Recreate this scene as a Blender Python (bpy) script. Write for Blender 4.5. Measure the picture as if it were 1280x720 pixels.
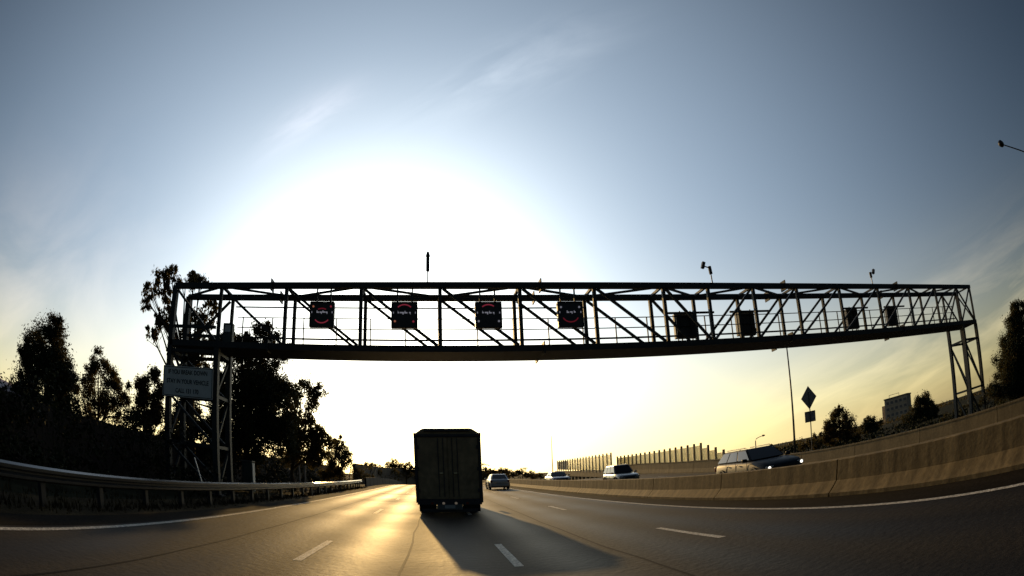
import bpy, bmesh, math, random
from mathutils import Matrix, Vector
sc = bpy.context.scene
for o in list(bpy.data.objects): bpy.data.objects.remove(o)
R = math.radians
# ------------------------------------------------------------------ camera (wide action-cam lens, barrel distortion)
F0, K3 = 751.43, .214868
YAW, PITCH, ROLL, EYE = .14296, .31481, -.044355, 1.4774
def cam_axes():
    cy, sy = math.cos(YAW), math.sin(YAW); cp, sp = math.cos(PITCH), math.sin(PITCH)
    f = Vector((sy*cp, cy*cp, sp)); r = Vector((cy, -sy, 0)); u = r.cross(f)
    return math.cos(ROLL)*r+math.sin(ROLL)*u, -math.sin(ROLL)*r+math.cos(ROLL)*u, f
CR, CU, CF = cam_axes()
cam = bpy.data.cameras.new('camera'); co = bpy.data.objects.new('camera', cam)
sc.collection.objects.link(co); sc.camera = co
M = Matrix((CR, CU, -CF)).transposed().to_4x4(); M.translation = Vector((0, 0, EYE)); co.matrix_world = M
cam.type = 'PANO'; cam.sensor_width = 36; cam.sensor_height = 20.25; cam.clip_end = 20000; cam.clip_start = .05
cam.panorama_type = 'FISHEYE_LENS_POLYNOMIAL'; cam.fisheye_fov = R(175)
k1 = 1280/36/F0
cam.fisheye_polynomial_k0 = 0; cam.fisheye_polynomial_k1 = -k1; cam.fisheye_polynomial_k2 = 0
cam.fisheye_polynomial_k3 = -K3*k1**3; cam.fisheye_polynomial_k4 = 0
# bearings measured in the photograph, used while surveying where things stand
def ray(px, py):
    dx, dy = px-640, 360-py; rr = math.hypot(dx, dy) or 1e-6; u = rr/F0; th = u+K3*u**3
    return math.sin(th)*(dx*CR+dy*CU)/rr+math.cos(th)*CF
def at(px, py, D):
    v = ray(px, py); s = D/math.hypot(v.x, v.y); return Vector((v.x*s, v.y*s, EYE+v.z*s))
# ------------------------------------------------------------------ light
SUN_AZ, SUN_EL = R(-4.5), R(13.2)
SD = Vector((math.sin(SUN_AZ)*math.cos(SUN_EL), math.cos(SUN_AZ)*math.cos(SUN_EL), math.sin(SUN_EL)))
EXPOSURE = 0.0
sun = bpy.data.lights.new('sun', 'SUN'); so = bpy.data.objects.new('sun', sun); sc.collection.objects.link(so)
sun.energy = 2.8; sun.angle = R(.6); sun.color = (1, .62, .22)
so.rotation_euler = (-SD).to_track_quat('-Z', 'Y').to_euler()
sc.view_settings.view_transform = 'Standard'; sc.view_settings.look = 'None'
sc.view_settings.exposure = EXPOSURE; sc.view_settings.gamma = 1
sc.view_settings.use_curve_mapping = False
world = bpy.data.worlds.new('World'); sc.world = world; world.use_nodes = True
nt = world.node_tree; nt.nodes.clear(); N = nt.nodes.new; L = nt.links.new
def wm(op, a, b=None, c=None, clamp=False):
    n = N('ShaderNodeMath'); n.operation = op; n.use_clamp = clamp
    for i, v in enumerate((a, b, c)):
        if v is None: continue
        if isinstance(v, (int, float)): n.inputs[i].default_value = v
        else: L(v, n.inputs[i])
    return n.outputs[0]
def wdot(vec, d):
    n = N('ShaderNodeVectorMath'); n.operation = 'DOT_PRODUCT'; L(vec, n.inputs[0]); n.inputs[1].default_value = d
    return n.outputs['Value']
def wscale(col, fac):
    n = N('ShaderNodeVectorMath'); n.operation = 'SCALE'
    if isinstance(col, tuple): n.inputs[0].default_value = col
    else: L(col, n.inputs[0])
    if isinstance(fac, (int, float)): n.inputs['Scale'].default_value = fac
    else: L(fac, n.inputs['Scale'])
    return n.outputs[0]
def wadd(a, b, op='ADD'):
    n = N('ShaderNodeVectorMath'); n.operation = op
    for i, v in enumerate((a, b)):
        if isinstance(v, tuple): n.inputs[i].default_value = v
        else: L(v, n.inputs[i])
    return n.outputs[0]
sky = N('ShaderNodeTexSky'); sky.sky_type = 'NISHITA'; sky.sun_disc = False
sky.sun_elevation = SUN_EL; sky.sun_rotation = SUN_AZ; sky.air_density = 1.0; sky.dust_density = 1.2; sky.ozone_density = 1.5
tc = N('ShaderNodeTexCoord'); dirv = tc.outputs['Generated']
ang = wm('ARCCOSINE', wm('MINIMUM', wdot(dirv, SD), .99999))           # angle from the sun
sep = N('ShaderNodeSeparateXYZ'); L(dirv, sep.inputs[0]); dz = sep.outputs['Z']
def gauss(x, w): return wm('EXPONENT', wm('MULTIPLY', wm('POWER', wm('DIVIDE', x, w), 2.0), -1.0))
SKY_K, HALO_A, HALO_B = .055, 1.1, .62
# the sky dims away from the sun
base = wadd(wscale(sky.outputs[0], wm('MULTIPLY', wm('ADD', wm('MULTIPLY', gauss(ang, R(82)), .80), .20), SKY_K/.1*1.15)), (.84, .93, 1.0), 'MULTIPLY')
halo = wadd(wscale((8.2, 9.0, 9.2), wm('MULTIPLY', gauss(ang, R(15.5)), HALO_A)),
            wscale((6.7, 8.3, 9.9), wm('MULTIPLY', gauss(ang, R(43)), HALO_B)))
# thin dusty glow low over the horizon, strongest toward the sun
low = wm('MULTIPLY', gauss(wm('MAXIMUM', dz, 0.0), .20), gauss(ang, R(50)))
glow = wscale((9.6, 7.3, 3.5), wm('MULTIPLY', low, 1.0))
# cirrus
def cirrus(p, q, width, seed, strength, tint, cen=None, rad=None, stretch=7):
    a, b = ray(*p), ray(*q); n = a.cross(b).normalized(); t = (b-a).normalized(); w = n.cross(t)
    rot = N('ShaderNodeCombineXYZ')
    L(wm('MULTIPLY', wdot(dirv, t), 1.0), rot.inputs[0]); L(wm('MULTIPLY', wdot(dirv, n), float(stretch)), rot.inputs[1]); L(wdot(dirv, w), rot.inputs[2])
    no = N('ShaderNodeTexNoise'); no.inputs['Scale'].default_value = 4.5; no.inputs['Detail'].default_value = 7
    no.inputs['Roughness'].default_value = .55; no.inputs['Distortion'].default_value = .5
    off = wadd(rot.outputs[0], (seed, seed*1.7, 0)); L(off, no.inputs['Vector'])
    m = N('ShaderNodeMapRange'); m.inputs['From Min'].default_value = .38; m.inputs['From Max'].default_value = .72; L(no.outputs[0], m.inputs[0])
    s = wm('MULTIPLY', m.outputs[0], gauss(wdot(dirv, n), width))
    if cen is not None:
        s = wm('MULTIPLY', s, gauss(wm('ARCCOSINE', wm('MINIMUM', wdot(dirv, ray(*cen)), .99999)), rad))
    return wscale(tint, wm('MULTIPLY', s, strength))
clouds = wadd(cirrus((1040, 500), (1280, 365), .095, 3.1, 1.35, (2.6, 2.1, 1.35), (1200, 430), R(27), 5),
              cirrus((330, 180), (430, 120), .035, 8.3, .9, (3.0, 2.5, 2.5), (382, 150), R(5), 3))
clouds = wadd(clouds, cirrus((560, 120), (700, 60), .05, 5.5, .8, (2.2, 2.2, 2.2), (640, 95), R(9), 4))
clouds = wadd(clouds, cirrus((0, 400), (120, 330), .20, 1.5, 1.0, (2.8, 2.1, 1.5), (0, 390), R(17), 1.6))
tot = wadd(wadd(base, halo), wadd(glow, clouds))
warm = wm('MULTIPLY', gauss(wm('MAXIMUM', dz, 0.0), .15), 1.0)      # low light is yellowed by the thick air
tot = wadd(tot, wadd((1, 1, 1), wscale((-.0, -.07, -.34), warm)), 'MULTIPLY')
bg = N('ShaderNodeBackground'); L(tot, bg.inputs['Color']); bg.inputs['Strength'].default_value = .1
wo = N('ShaderNodeOutputWorld'); L(bg.outputs[0], wo.inputs[0])

# ------------------------------------------------------------------ materials
def mat(name, col, rough=.7, metal=0, noise=.25, scale=3., bump=0., emit=None, alpha=None, spec=None, streak=None, trans=None, fine=None):
    m = bpy.data.materials.new(name); m.use_nodes = True; t = m.node_tree; p = t.nodes['Principled BSDF']
    p.inputs['Roughness'].default_value = rough; p.inputs['Metallic'].default_value = metal
    if spec is not None: p.inputs['Specular IOR Level'].default_value = spec
    if trans: p.inputs['Transmission Weight'].default_value = trans
    if emit:
        p.inputs['Emission Color'].default_value = (*emit[0], 1); p.inputs['Emission Strength'].default_value = emit[1]
    tcn = t.nodes.new('ShaderNodeTexCoord'); no = t.nodes.new('ShaderNodeTexNoise')
    no.inputs['Scale'].default_value = scale; no.inputs['Detail'].default_value = 6; no.inputs['Roughness'].default_value = .6
    vec = tcn.outputs['Object']
    if streak:
        mp = t.nodes.new('ShaderNodeMapping'); mp.inputs['Scale'].default_value = streak; t.links.new(vec, mp.inputs[0]); vec = mp.outputs[0]
    t.links.new(vec, no.inputs['Vector'])
    cr = t.nodes.new('ShaderNodeValToRGB')
    cr.color_ramp.elements[0].position = .3; cr.color_ramp.elements[1].position = .72
    cr.color_ramp.elements[0].color = (*[c*(1-noise) for c in col], 1)
    cr.color_ramp.elements[1].color = (*[min(1, c*(1+noise)) for c in col], 1)
    t.links.new(no.outputs[0], cr.inputs[0]); out = cr.outputs[0]
    if fine:
        n2 = t.nodes.new('ShaderNodeTexNoise'); n2.inputs['Scale'].default_value = fine[0]; n2.inputs['Detail'].default_value = 3
        t.links.new(tcn.outputs['Object'], n2.inputs['Vector'])
        mr = t.nodes.new('ShaderNodeMapRange'); mr.inputs['From Min'].default_value = .3; mr.inputs['From Max'].default_value = .7
        mr.inputs['To Min'].default_value = 1-fine[1]; mr.inputs['To Max'].default_value = 1+fine[1]; t.links.new(n2.outputs[0], mr.inputs[0])
        vm = t.nodes.new('ShaderNodeVectorMath'); vm.operation = 'SCALE'; t.links.new(out, vm.inputs[0]); t.links.new(mr.outputs[0], vm.inputs['Scale']); out = vm.outputs[0]
    t.links.new(out, p.inputs['Base Color'])
    if bump:
        b = t.nodes.new('ShaderNodeBump'); b.inputs['Strength'].default_value = bump; b.inputs['Distance'].default_value = .02
        n3 = t.nodes.new('ShaderNodeTexNoise'); n3.inputs['Scale'].default_value = scale*12; n3.inputs['Detail'].default_value = 4
        t.links.new(tcn.outputs['Object'], n3.inputs['Vector']); t.links.new(n3.outputs[0], b.inputs['Height']); t.links.new(b.outputs[0], p.inputs['Normal'])
    return m
MT = dict(
 asphalt=mat('asphalt', (.021, .0165, .011), .64, noise=.4, scale=.6, bump=.55, streak=(1.9, .12, 1), fine=(22, .4), spec=.09),
 shaded_shoulder=mat('shoulder_shade', (.016, .013, .010), .9, noise=.4, scale=.8, streak=(2, .3, 1), fine=(14, .4), spec=.03),  # near-black base colour stands in for shade at the barrier foot
 seam=mat('tar_seam', (.010, .009, .008), .75, noise=.2, spec=.05),
 asphalt_old=mat('old_asphalt', (.03, .026, .021), .8, noise=.25, scale=.4, bump=.4, fine=(20, .25), spec=.12),
 verge=mat('dry_verge', (.045, .032, .014), .95, noise=.5, scale=.8, bump=.8, fine=(14, .4), spec=.05),
 soil=mat('soil', (.026, .026, .015), .95, noise=.5, scale=.5, bump=.6, spec=.02),
 paint=mat('road_paint', (.50, .47, .40), .7, noise=.35, scale=6, fine=(24, .5), spec=.1),
 concrete=mat('concrete', (.185, .135, .065), .85, noise=.48, scale=1.2, bump=.35, streak=(1, 2.6, .3), fine=(7, .2), spec=.2),
 concrete_far=mat('weathered_concrete', (.185, .135, .065), .85, noise=.3, scale=.9, bump=.3, streak=(1, 1.2, .4), fine=(5, .15)),
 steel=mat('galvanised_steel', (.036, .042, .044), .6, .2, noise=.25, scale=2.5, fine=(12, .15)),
 steel_rail=mat('rail_steel', (.035, .035, .035), .24, 0, noise=.2, scale=1.6, streak=(1, .4, 6)),
 pole=mat('pole_steel', (.12, .12, .12), .5, .4, noise=.15),
 black=mat('black_panel', (.035, .032, .033), .45, noise=.3, scale=2),
 dark_metal=mat('dark_metal', (.03, .03, .032), .5, .3, noise=.2),
 grey_box=mat('grey_panel', (.16, .16, .155), .55, .3, noise=.2, scale=2),
 sign_white=mat('sign_white', (.82, .82, .78), .5, noise=.1, scale=2),
 sign_black=mat('sign_letters', (.012, .012, .015), .6, noise=.1),
 sign_back=mat('sign_aluminium', (.30, .31, .33), .45, .5, noise=.12, scale=3),
 led_red=mat('led_red', (.3, .02, .04), .5, emit=((1, .10, .18), .16)),
 led_dim=mat('led_dim_red', (.2, .02, .03), .5, emit=((1, .06, .12), .08)),
 led_white=mat('led_white', (.4, .4, .4), .5, emit=((.85, .85, 1), .15)),
 led_amber=mat('led_amber', (.3, .15, .1), .5, emit=((1, .35, .2), .25)),
 bark=mat('bark', (.07, .055, .04), .9, noise=.4, scale=4, bump=.5),
 bark_pale=mat('pale_bark', (.20, .17, .12), .85, noise=.3, scale=3, bump=.3),
 leaf_a=mat('leaves_olive', (.050, .055, .022), .7, noise=.45, scale=1.2, spec=.2),
 leaf_b=mat('leaves_dark', (.030, .040, .018), .7, noise=.45, scale=1.2, spec=.2),
 leaf_c=mat('leaves_brown_green', (.075, .055, .026), .7, noise=.4, scale=1.2, spec=.2),
 fence=mat('fence_timber', (.040, .030, .022), .9, noise=.35, scale=2, streak=(1, 6, .4), bump=.3),
 wall_brown=mat('earth_wall', (.085, .065, .04), .9, noise=.35, scale=.6),
 truck=mat('truck_body', (.33, .235, .125), .6, noise=.35, scale=1.3, fine=(5, .2)),
 truck_frame=mat('truck_frame', (.05, .05, .06), .5, .3, noise=.2),
 tyre=mat('rubber', (.015, .015, .015), .9, noise=.2),
 rim=mat('wheel_rim', (.35, .35, .36), .35, .8, noise=.1),
 glass=mat('dark_glass', (.012, .014, .016), .08, noise=.1, spec=.2),
 chrome=mat('chrome', (.5, .5, .5), .2, 1, noise=.05),
 tail=mat('tail_light', (.25, .015, .01), .25, noise=.1),
 lamp_dim=mat('small_lamp', (.4, .35, .3), .3, emit=((1, .8, .6), .08)),
 head=mat('headlight_lit', (.8, .8, .75), .2, emit=((1, .93, .8), 2.2)),
 head_off=mat('headlight_lens', (.5, .5, .48), .15, noise=.05),
 plate=mat('number_plate', (.5, .5, .48), .5, noise=.08),
 white_car=mat('silver_white_paint', (.5, .5, .49), .25, .25, noise=.04, spec=.6),
 dark_car=mat('dark_blue_grey_paint', (.02, .023, .028), .5, 0, noise=.05, spec=.15),
 purple_car=mat('dark_purple_paint', (.035, .028, .05), .25, .3, noise=.05, spec=.7),
 silver_car=mat('silver_paint', (.16, .165, .16), .25, .5, noise=.05, spec=.6),
 red_car=mat('dull_red_paint', (.10, .03, .025), .3, .2, noise=.05),
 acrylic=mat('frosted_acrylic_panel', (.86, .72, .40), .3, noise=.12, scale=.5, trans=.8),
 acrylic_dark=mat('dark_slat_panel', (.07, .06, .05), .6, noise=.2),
 post_dark=mat('post_steel', (.05, .045, .04), .6, .3, noise=.2),
 render_grey=mat('rendered_wall', (.5, .43, .33), .85, noise=.2, scale=.15),
 render_dark=mat('balcony_recess', (.14, .14, .14), .6, noise=.2, scale=.3),
 roof_mauve=mat('roof_sheet', (.20, .13, .15), .6, noise=.1),
 cab_green=mat('cabinet_paint', (.08, .10, .09), .6, .2, noise=.15),
)
t = MT['asphalt'].node_tree; p = t.nodes['Principled BSDF']; lk = p.inputs['Base Color'].links[0].from_socket
gx = t.nodes.new('ShaderNodeTexCoord'); sx_ = t.nodes.new('ShaderNodeSeparateXYZ'); t.links.new(gx.outputs['Object'], sx_.inputs[0])
def am(op, a, b):
    n = t.nodes.new('ShaderNodeMath'); n.operation = op
    for i, v in enumerate((a, b)):
        if isinstance(v, (int, float)): n.inputs[i].default_value = v
        else: t.links.new(v, n.inputs[i])
    return n.outputs[0]
cs = am('COSINE', am('MULTIPLY', am('ADD', sx_.outputs['X'], .55+.84), 2*math.pi*2/3.35), 0)
big = t.nodes.new('ShaderNodeTexNoise'); big.inputs['Scale'].default_value = .22; big.inputs['Detail'].default_value = 5; t.links.new(gx.outputs['Object'], big.inputs['Vector'])
fac = am('ADD', am('MULTIPLY', cs, -.20), am('ADD', am('MULTIPLY', big.outputs[0], .9), .55))
sc3 = t.nodes.new('ShaderNodeVectorMath'); sc3.operation = 'SCALE'; t.links.new(lk, sc3.inputs[0]); t.links.new(fac, sc3.inputs['Scale']); t.links.new(sc3.outputs[0], p.inputs['Base Color'])
t.links.new(am('ADD', am('MULTIPLY', cs, -.06), am('ADD', am('MULTIPLY', big.outputs[0], .25), .55)), p.inputs['Roughness'])
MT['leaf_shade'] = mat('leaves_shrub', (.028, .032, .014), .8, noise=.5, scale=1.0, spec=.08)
for k in ('leaf_a', 'leaf_b', 'leaf_c'):
    t = MT[k].node_tree; p = t.nodes['Principled BSDF']; out = t.nodes['Material Output']
    tr = t.nodes.new('ShaderNodeBsdfTranslucent'); tr.inputs['Color'].default_value = (.20, .15, .04, 1)
    mx = t.nodes.new('ShaderNodeMixShader'); mx.inputs[0].default_value = .2 if k != 'leaf_b' else .1
    t.links.new(p.outputs[0], mx.inputs[1]); t.links.new(tr.outputs[0], mx.inputs[2]); t.links.new(mx.outputs[0], out.inputs[0])
# ------------------------------------------------------------------ builders
COL = sc.collection
def tag(o, label=None, cat=None, group=None, kind=None):
    if label: o['label'] = label
    if cat: o['category'] = cat
    if group: o['group'] = group
    if kind: o['kind'] = kind
    return o
def empty(name, loc=(0, 0, 0), rz=0, label=None, cat=None, group=None):
    o = bpy.data.objects.new(name, None); COL.objects.link(o); o.location = loc; o.rotation_euler = (0, 0, rz); o.empty_display_size = .2
    return tag(o, label, cat, group)
class MB:
    def __init__(s): s.v = []; s.f = []
    def add(s, vs, fs):
        n = len(s.v); s.v += [tuple(v) for v in vs]; s.f += [tuple(i+n for i in f) for f in fs]; return s
    def box(s, c, d, m=None):
        x, y, z = [q/2 for q in d]; vs = [Vector((a*x, b*y, e*z)) for a in (-1, 1) for b in (-1, 1) for e in (-1, 1)]
        if m: vs = [m @ v for v in vs]
        vs = [v+Vector(c) for v in vs]
        return s.add(vs, [(0, 1, 3, 2), (4, 6, 7, 5), (0, 4, 5, 1), (2, 3, 7, 6), (0, 2, 6, 4), (1, 5, 7, 3)])
    def bar(s, a, b, w, h=None, up=(0, 0, 1)):
        a, b = Vector(a), Vector(b); h = h or w; t = (b-a); l = t.length; t.normalize(); up = Vector(up)
        if abs(t.dot(up)) > .98: up = Vector((0, 1, 0))
        r = t.cross(up).normalized(); u = r.cross(t)
        vs = [p+r*i*w/2+u*j*h/2 for p in (a, b) for i, j in ((-1, -1), (1, -1), (1, 1), (-1, 1))]
        return s.add(vs, [(3, 2, 1, 0), (4, 5, 6, 7), (0, 1, 5, 4), (1, 2, 6, 5), (2, 3, 7, 6), (3, 0, 4, 7)])
    def tube(s, pts, rad, n=8, cap=True):
        pts = [Vector(p) for p in pts]; rads = rad if isinstance(rad, (list, tuple)) else [rad]*len(pts); base = len(s.v)
        ref = Vector((0, 0, 1))
        for i, p in enumerate(pts):
            t = (pts[min(i+1, len(pts)-1)]-pts[max(i-1, 0)]).normalized()
            if abs(t.dot(ref)) > .95: r = t.cross(Vector((1, 0, 0))).normalized()
            else: r = t.cross(ref).normalized()
            u = r.cross(t)
            for k in range(n):
                a = 2*math.pi*k/n; s.v.append(tuple(p+(r*math.cos(a)+u*math.sin(a))*rads[i]))
        for i in range(len(pts)-1):
            for k in range(n):
                a = base+i*n+k; b = base+i*n+(k+1) % n; s.f.append((a, b, b+n, a+n))
        if cap:
            s.f.append(tuple(base+k for k in range(n))[::-1]); s.f.append(tuple(base+(len(pts)-1)*n+k for k in range(n)))
        return s
    def disc(s, c, axis, r, t, n=20):
        a = Vector(axis).normalized()*t/2; return s.tube([Vector(c)-a, Vector(c)+a], r, n)
    def prism(s, poly, y0, y1, axis='y'):
        n = len(poly); g = {'y': lambda p, q: (p[0], q, p[1]), 'x': lambda p, q: (q, p[0], p[1]), 'z': lambda p, q: (p[0], p[1], q)}[axis]
        vs = [g(p, y0) for p in poly]+[g(p, y1) for p in poly]
        return s.add(vs, [tuple(range(n))[::-1], tuple(range(n, 2*n))]+[(i, (i+1) % n, n+(i+1) % n, n+i) for i in range(n)])
    def build(s, name, m, parent=None, smooth=False, bevel=0):
        me = bpy.data.meshes.new(name); me.from_pydata(s.v, [], s.f)
        bm = bmesh.new(); bm.from_mesh(me); bmesh.ops.recalc_face_normals(bm, faces=bm.faces); bm.to_mesh(me); bm.free()
        me.materials.append(MT[m] if isinstance(m, str) else m)
        if smooth:
            for p in me.polygons: p.use_smooth = True
        o = bpy.data.objects.new(name, me); COL.objects.link(o)
        if parent: o.parent = parent
        if bevel:
            b = o.modifiers.new('bevel', 'BEVEL'); b.width = bevel; b.segments = 2; b.limit_method = 'ANGLE'
        return o
def copy_tree(o, parent=None):
    c = o.copy(); COL.objects.link(c)
    if parent: c.parent = parent
    for ch in list(o.children): copy_tree(ch, c)
    return c
def raw(name, vs, fs, m, parent=None, smooth=False):
    me = bpy.data.meshes.new(name); me.from_pydata(vs, [], fs); me.materials.append(MT[m])
    if smooth:
        for p in me.polygons: p.use_smooth = True
    o = bpy.data.objects.new(name, me); COL.objects.link(o)
    if parent: o.parent = parent
    return o
def text(body, size, name, m, parent, loc, rot, ext=.004, sx=1):
    cu = bpy.data.curves.new(name, 'FONT'); cu.body = body; cu.size = size; cu.align_x = 'CENTER'; cu.align_y = 'CENTER'; cu.extrude = ext; cu.offset = size*.018
    t = bpy.data.objects.new('tmp', cu); COL.objects.link(t); bpy.context.view_layer.update()
    me = bpy.data.meshes.new_from_object(t.evaluated_get(bpy.context.evaluated_depsgraph_get())); bpy.data.objects.remove(t)
    me.materials.clear(); me.materials.append(MT[m]); o = bpy.data.objects.new(name, me); COL.objects.link(o); o.parent = parent
    o.location = loc; o.rotation_euler = rot; o.scale = (sx, 1, 1); return o
# ------------------------------------------------------------------ terrain and roads
def drop(y):                                   # the carriageway goes over a crest
    if y <= 70: return 0.
    if y <= 130: return (y-70)**2/3000.
    return 1.2+min(y-130, 70)*.04
def zr(x, y):                                  # cross fall of the far carriageway
    z = 0. if x < 13. else -(min(x, 30.6)-13.)*.064*max(0., min(1., (70-y)/45.+.35))
    return z-drop(y)
ys = [-60+2.5*i for i in range(0, 105)]+[205, 260, 400, 700, 1500, 4500]
def strip(xs, ys, dz, name, m, extra=None):
    vs = []; fs = []
    for y in ys:
        for x in xs: vs.append((x, y, zr(x, y)+dz+(extra(x, y) if extra else 0)))
    n = len(xs)
    for j in range(len(ys)-1):
        for i in range(n-1): a = j*n+i; fs.append((a, a+1, a+n+1, a+n))
    return raw(name, vs, fs, m)
def gz(x, y):
    if x < -8: return -.03*min(1, (-8-x)/2)+.04*math.sin(x*1.7+y*.9)
    if x > 31: return .35*min(1, (x-31)/3)+.05*math.sin(x*.9+y*.5)
    return 0
tag(strip([-4500, -600, -120, -40, -20, -16, -14, -12, -10.5, -9.2, -8, 9, 13, 20, 30.6, 31, 34, 38, 45, 60, 120, 600, 4500], [-400]+ys, -.03, 'ground', 'soil', gz), kind='structure')
yr = [y for y in ys if y <= 200]
tag(strip([-6.6, 8.6], yr, .004, 'road', 'asphalt'), kind='structure')
tag(strip([9.0, 13, 16, 23, 30.6], yr, .004, 'opposite_road', 'asphalt_old'), kind='structure')
tag(strip([-8.6, -7.4, -6.6], yr, -.004, 'road_verge', 'verge'), kind='structure')
tag(strip([7.1, 8.3], yr, .008, 'shaded_shoulder', 'shaded_shoulder'), kind='structure')  # dark strip: shadow line between barrier and road, put into the colour
tag(strip([-6.6, -5.85], yr, .008, 'shaded_shoulder', 'shaded_shoulder'), kind='structure')  # left shoulder in the same darkened colour
def line(x, w, segs, name='lane_line', m='paint'):
    mb = MB()
    for a, b in segs:
        k = max(1, int((b-a)/3)); yy = [a+(b-a)*i/k for i in range(k+1)]
        for p, q in zip(yy, yy[1:]):
            z1, z2 = zr(x, p)+.009, zr(x, q)+.009
            mb.add([(x-w/2, p, z1), (x+w/2, p, z1), (x+w/2, q, z2), (x-w/2, q, z2)], [(0, 1, 2, 3)])
    return tag(mb.build(name, m), kind='structure')
line(-5.66, .15, [(-60, 180)], 'edge_line'); line(6.96, .15, [(-60, 180)], 'edge_line')
def dashes(off): return [(off+12*i, off+12*i+3) for i in range(-4, 14)]
line(-2.19, .14, dashes(8.5)); line(1.15, .14, dashes(8.5)); line(4.5, .14, dashes(8.5))
line(9.9, .12, [(-60, 180)], 'edge_line'); line(13.7, .12, dashes(3)); line(17.3, .12, dashes(3)); line(21.6, .12, dashes(3)); line(25.9, .12, dashes(3)); line(29.7, .12, [(-60, 180)], 'edge_line')
rq = random.Random(5)
for x in (-3.9, -.55, 2.85):                                   # wandering tar seams between paving runs
    mb = MB(); P = [(x+rq.uniform(-.03, .03), y) for y in range(-10, 90, 2)]
    for (a, b), (c, d) in zip(P, P[1:]): mb.add([(a-.02, b, zr(a, b)+.008), (a+.02, b, zr(a, b)+.008), (c+.02, d, zr(c, d)+.008), (c-.02, d, zr(c, d)+.008)], [(0, 1, 2, 3)])
    tag(mb.build('tar_seam', 'seam'), kind='structure')
# ------------------------------------------------------------------ concrete barriers
def barrier(name, x0, prof, y0, y1, seg, m, label, top=None, gap=.045):
    mb = MB(); y = y0
    while y < y1:
        e = min(y+seg, y1)
        for a, b in ((y+gap/2, (y+e)/2), ((y+e)/2, e-gap/2)):
            def sec(q):
                tz = top(q) if top else 0
                return [(x0+px, q, zr(x0, q)+(pz if pz < .3 else pz+tz)) for px, pz in prof]
            n = len(prof); vs = sec(a)+sec(b)
            mb.add(vs, [tuple(range(n))[::-1], tuple(range(n, 2*n))]+[(i, (i+1) % n, n+(i+1) % n, n+i) for i in range(n)])
        y = e
    return tag(mb.build(name, m), label, 'barrier')
barrier('concrete_barrier', 8.58, [(-.42, -.1), (-.42, .09), (-.36, .13), (-.16, .34), (-.12, .80), (-.10, .815), (.10, .815), (.12, .80), (.16, .34), (.36, .13), (.42, .09), (.42, -.1)],
        -14, 190, 6, 'concrete', 'long low concrete median barrier with sloped foot between the two carriageways')
def ftop(y): return (0 if y < 40 else min(1, (y-40)/22)*.25)+(max(0, min(1, (y-75)/25))*.3)
barrier('parapet_wall', 31.0, [(-.32, -.1), (-.30, .08), (-.18, .30), (-.12, 1.14), (-.16, 1.15), (-.16, 1.27), (.16, 1.27), (.16, 1.15), (.14, 1.14), (.2, -.1)],
        -14, 93, 8, 'concrete_far', 'far outer concrete wall with flat coping beyond the oncoming lanes', ftop)
# translucent noise walls
def noise_wall(p0, p1, z0, z1, t0, t1, step, label, dark=0, ramp=0):
    p0, p1 = Vector(p0), Vector(p1); d = p1-p0; n = int(d.length/step); u = d.normalized()
    root = empty('noise_wall', (p0.x, p0.y, z0), 0, label, 'noise wall')
    for i in range(n+1):
        f = i/n; p = p0+d*f; zb = z0+(z1-z0)*f; zt = t0+(t1-t0)*f
        if ramp and i < ramp: zt = zb+(zt-zb)*(.45+.55*i/ramp)
        q = MB().bar((p.x-root.location.x, p.y-root.location.y, zb-.5-z0), (p.x-root.location.x, p.y-root.location.y, zt+.28-z0), .24, .22, up=(1, 0, 0)); q.build('post', 'post_dark', root)
        if i < n:
            a, b = p+u*.13-root.location.to_2d(), p+u*(step-.13)-root.location.to_2d()
            w = MB().bar((a.x, a.y, (zb+zt)/2-z0), (b.x, b.y, (zb+zt)/2-z0), .05, zt-zb-.06)
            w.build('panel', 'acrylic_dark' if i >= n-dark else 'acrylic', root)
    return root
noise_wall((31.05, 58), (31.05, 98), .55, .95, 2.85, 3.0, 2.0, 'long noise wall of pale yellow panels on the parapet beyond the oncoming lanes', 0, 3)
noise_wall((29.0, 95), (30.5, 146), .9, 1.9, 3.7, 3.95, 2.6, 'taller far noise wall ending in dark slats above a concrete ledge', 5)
mb = MB()
for i in range(14):
    y = 96+i*3.7; mb.box((29.3+.029*(y-95), y, -.55+.004*i*3.7), (.5, .9, 1.9))
mb.bar((29.2, 93, .25), (30.8, 150, .95), .6, 1.2); tag(mb.build('ledge_wall', 'concrete_far'), 'pale concrete ledge on short piers under the taller noise wall', 'wall')
# ------------------------------------------------------------------ guardrail, fence
gr = empty('guardrail', (-7.5, 0, 0), 0, 'bright steel guardrail on short posts along the left verge', 'guardrail')
prof = [(-.02, .44), (.05, .48), (.05, .53), (-.02, .57), (-.02, .60), (.05, .64), (.05, .70), (-.02, .74), (-.045, .735), (.02, .695), (.02, .645), (-.05, .605), (-.05, .565), (.02, .525), (.02, .485), (-.045, .445)]
def grx(y): return 0.25 if y < 35 else .25-((y-35)/30)**2*.9
vs = []; fs = []; yy = [-12+2*i for i in range(39)]; n = len(prof)
for y in yy:
    for px, pz in prof: vs.append((grx(y)+px, y, pz+.02))
for j in range(len(yy)-1):
    for i in range(n): a = j*n+i; b = j*n+(i+1) % n; fs.append((a, b, b+n, a+n))
fs += [tuple(range(n)), tuple(range((len(yy)-1)*n, len(yy)*n))[::-1]]
mb = MB(); mb.v = vs; mb.f = fs; mb.build('rail', 'steel_rail', gr)
for i in range(32):
    y = -11+2.35*i
    MB().box((grx(y)-.12, y, .31), (.11, .16, .74)).build('post', 'post_dark', gr)
fe = empty('boundary_fence', (-14, 0, 0), 0, 'tall dark board fence behind the guardrail on the left', 'fence')
mb = MB(); rnd = random.Random(4); y = -6
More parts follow.
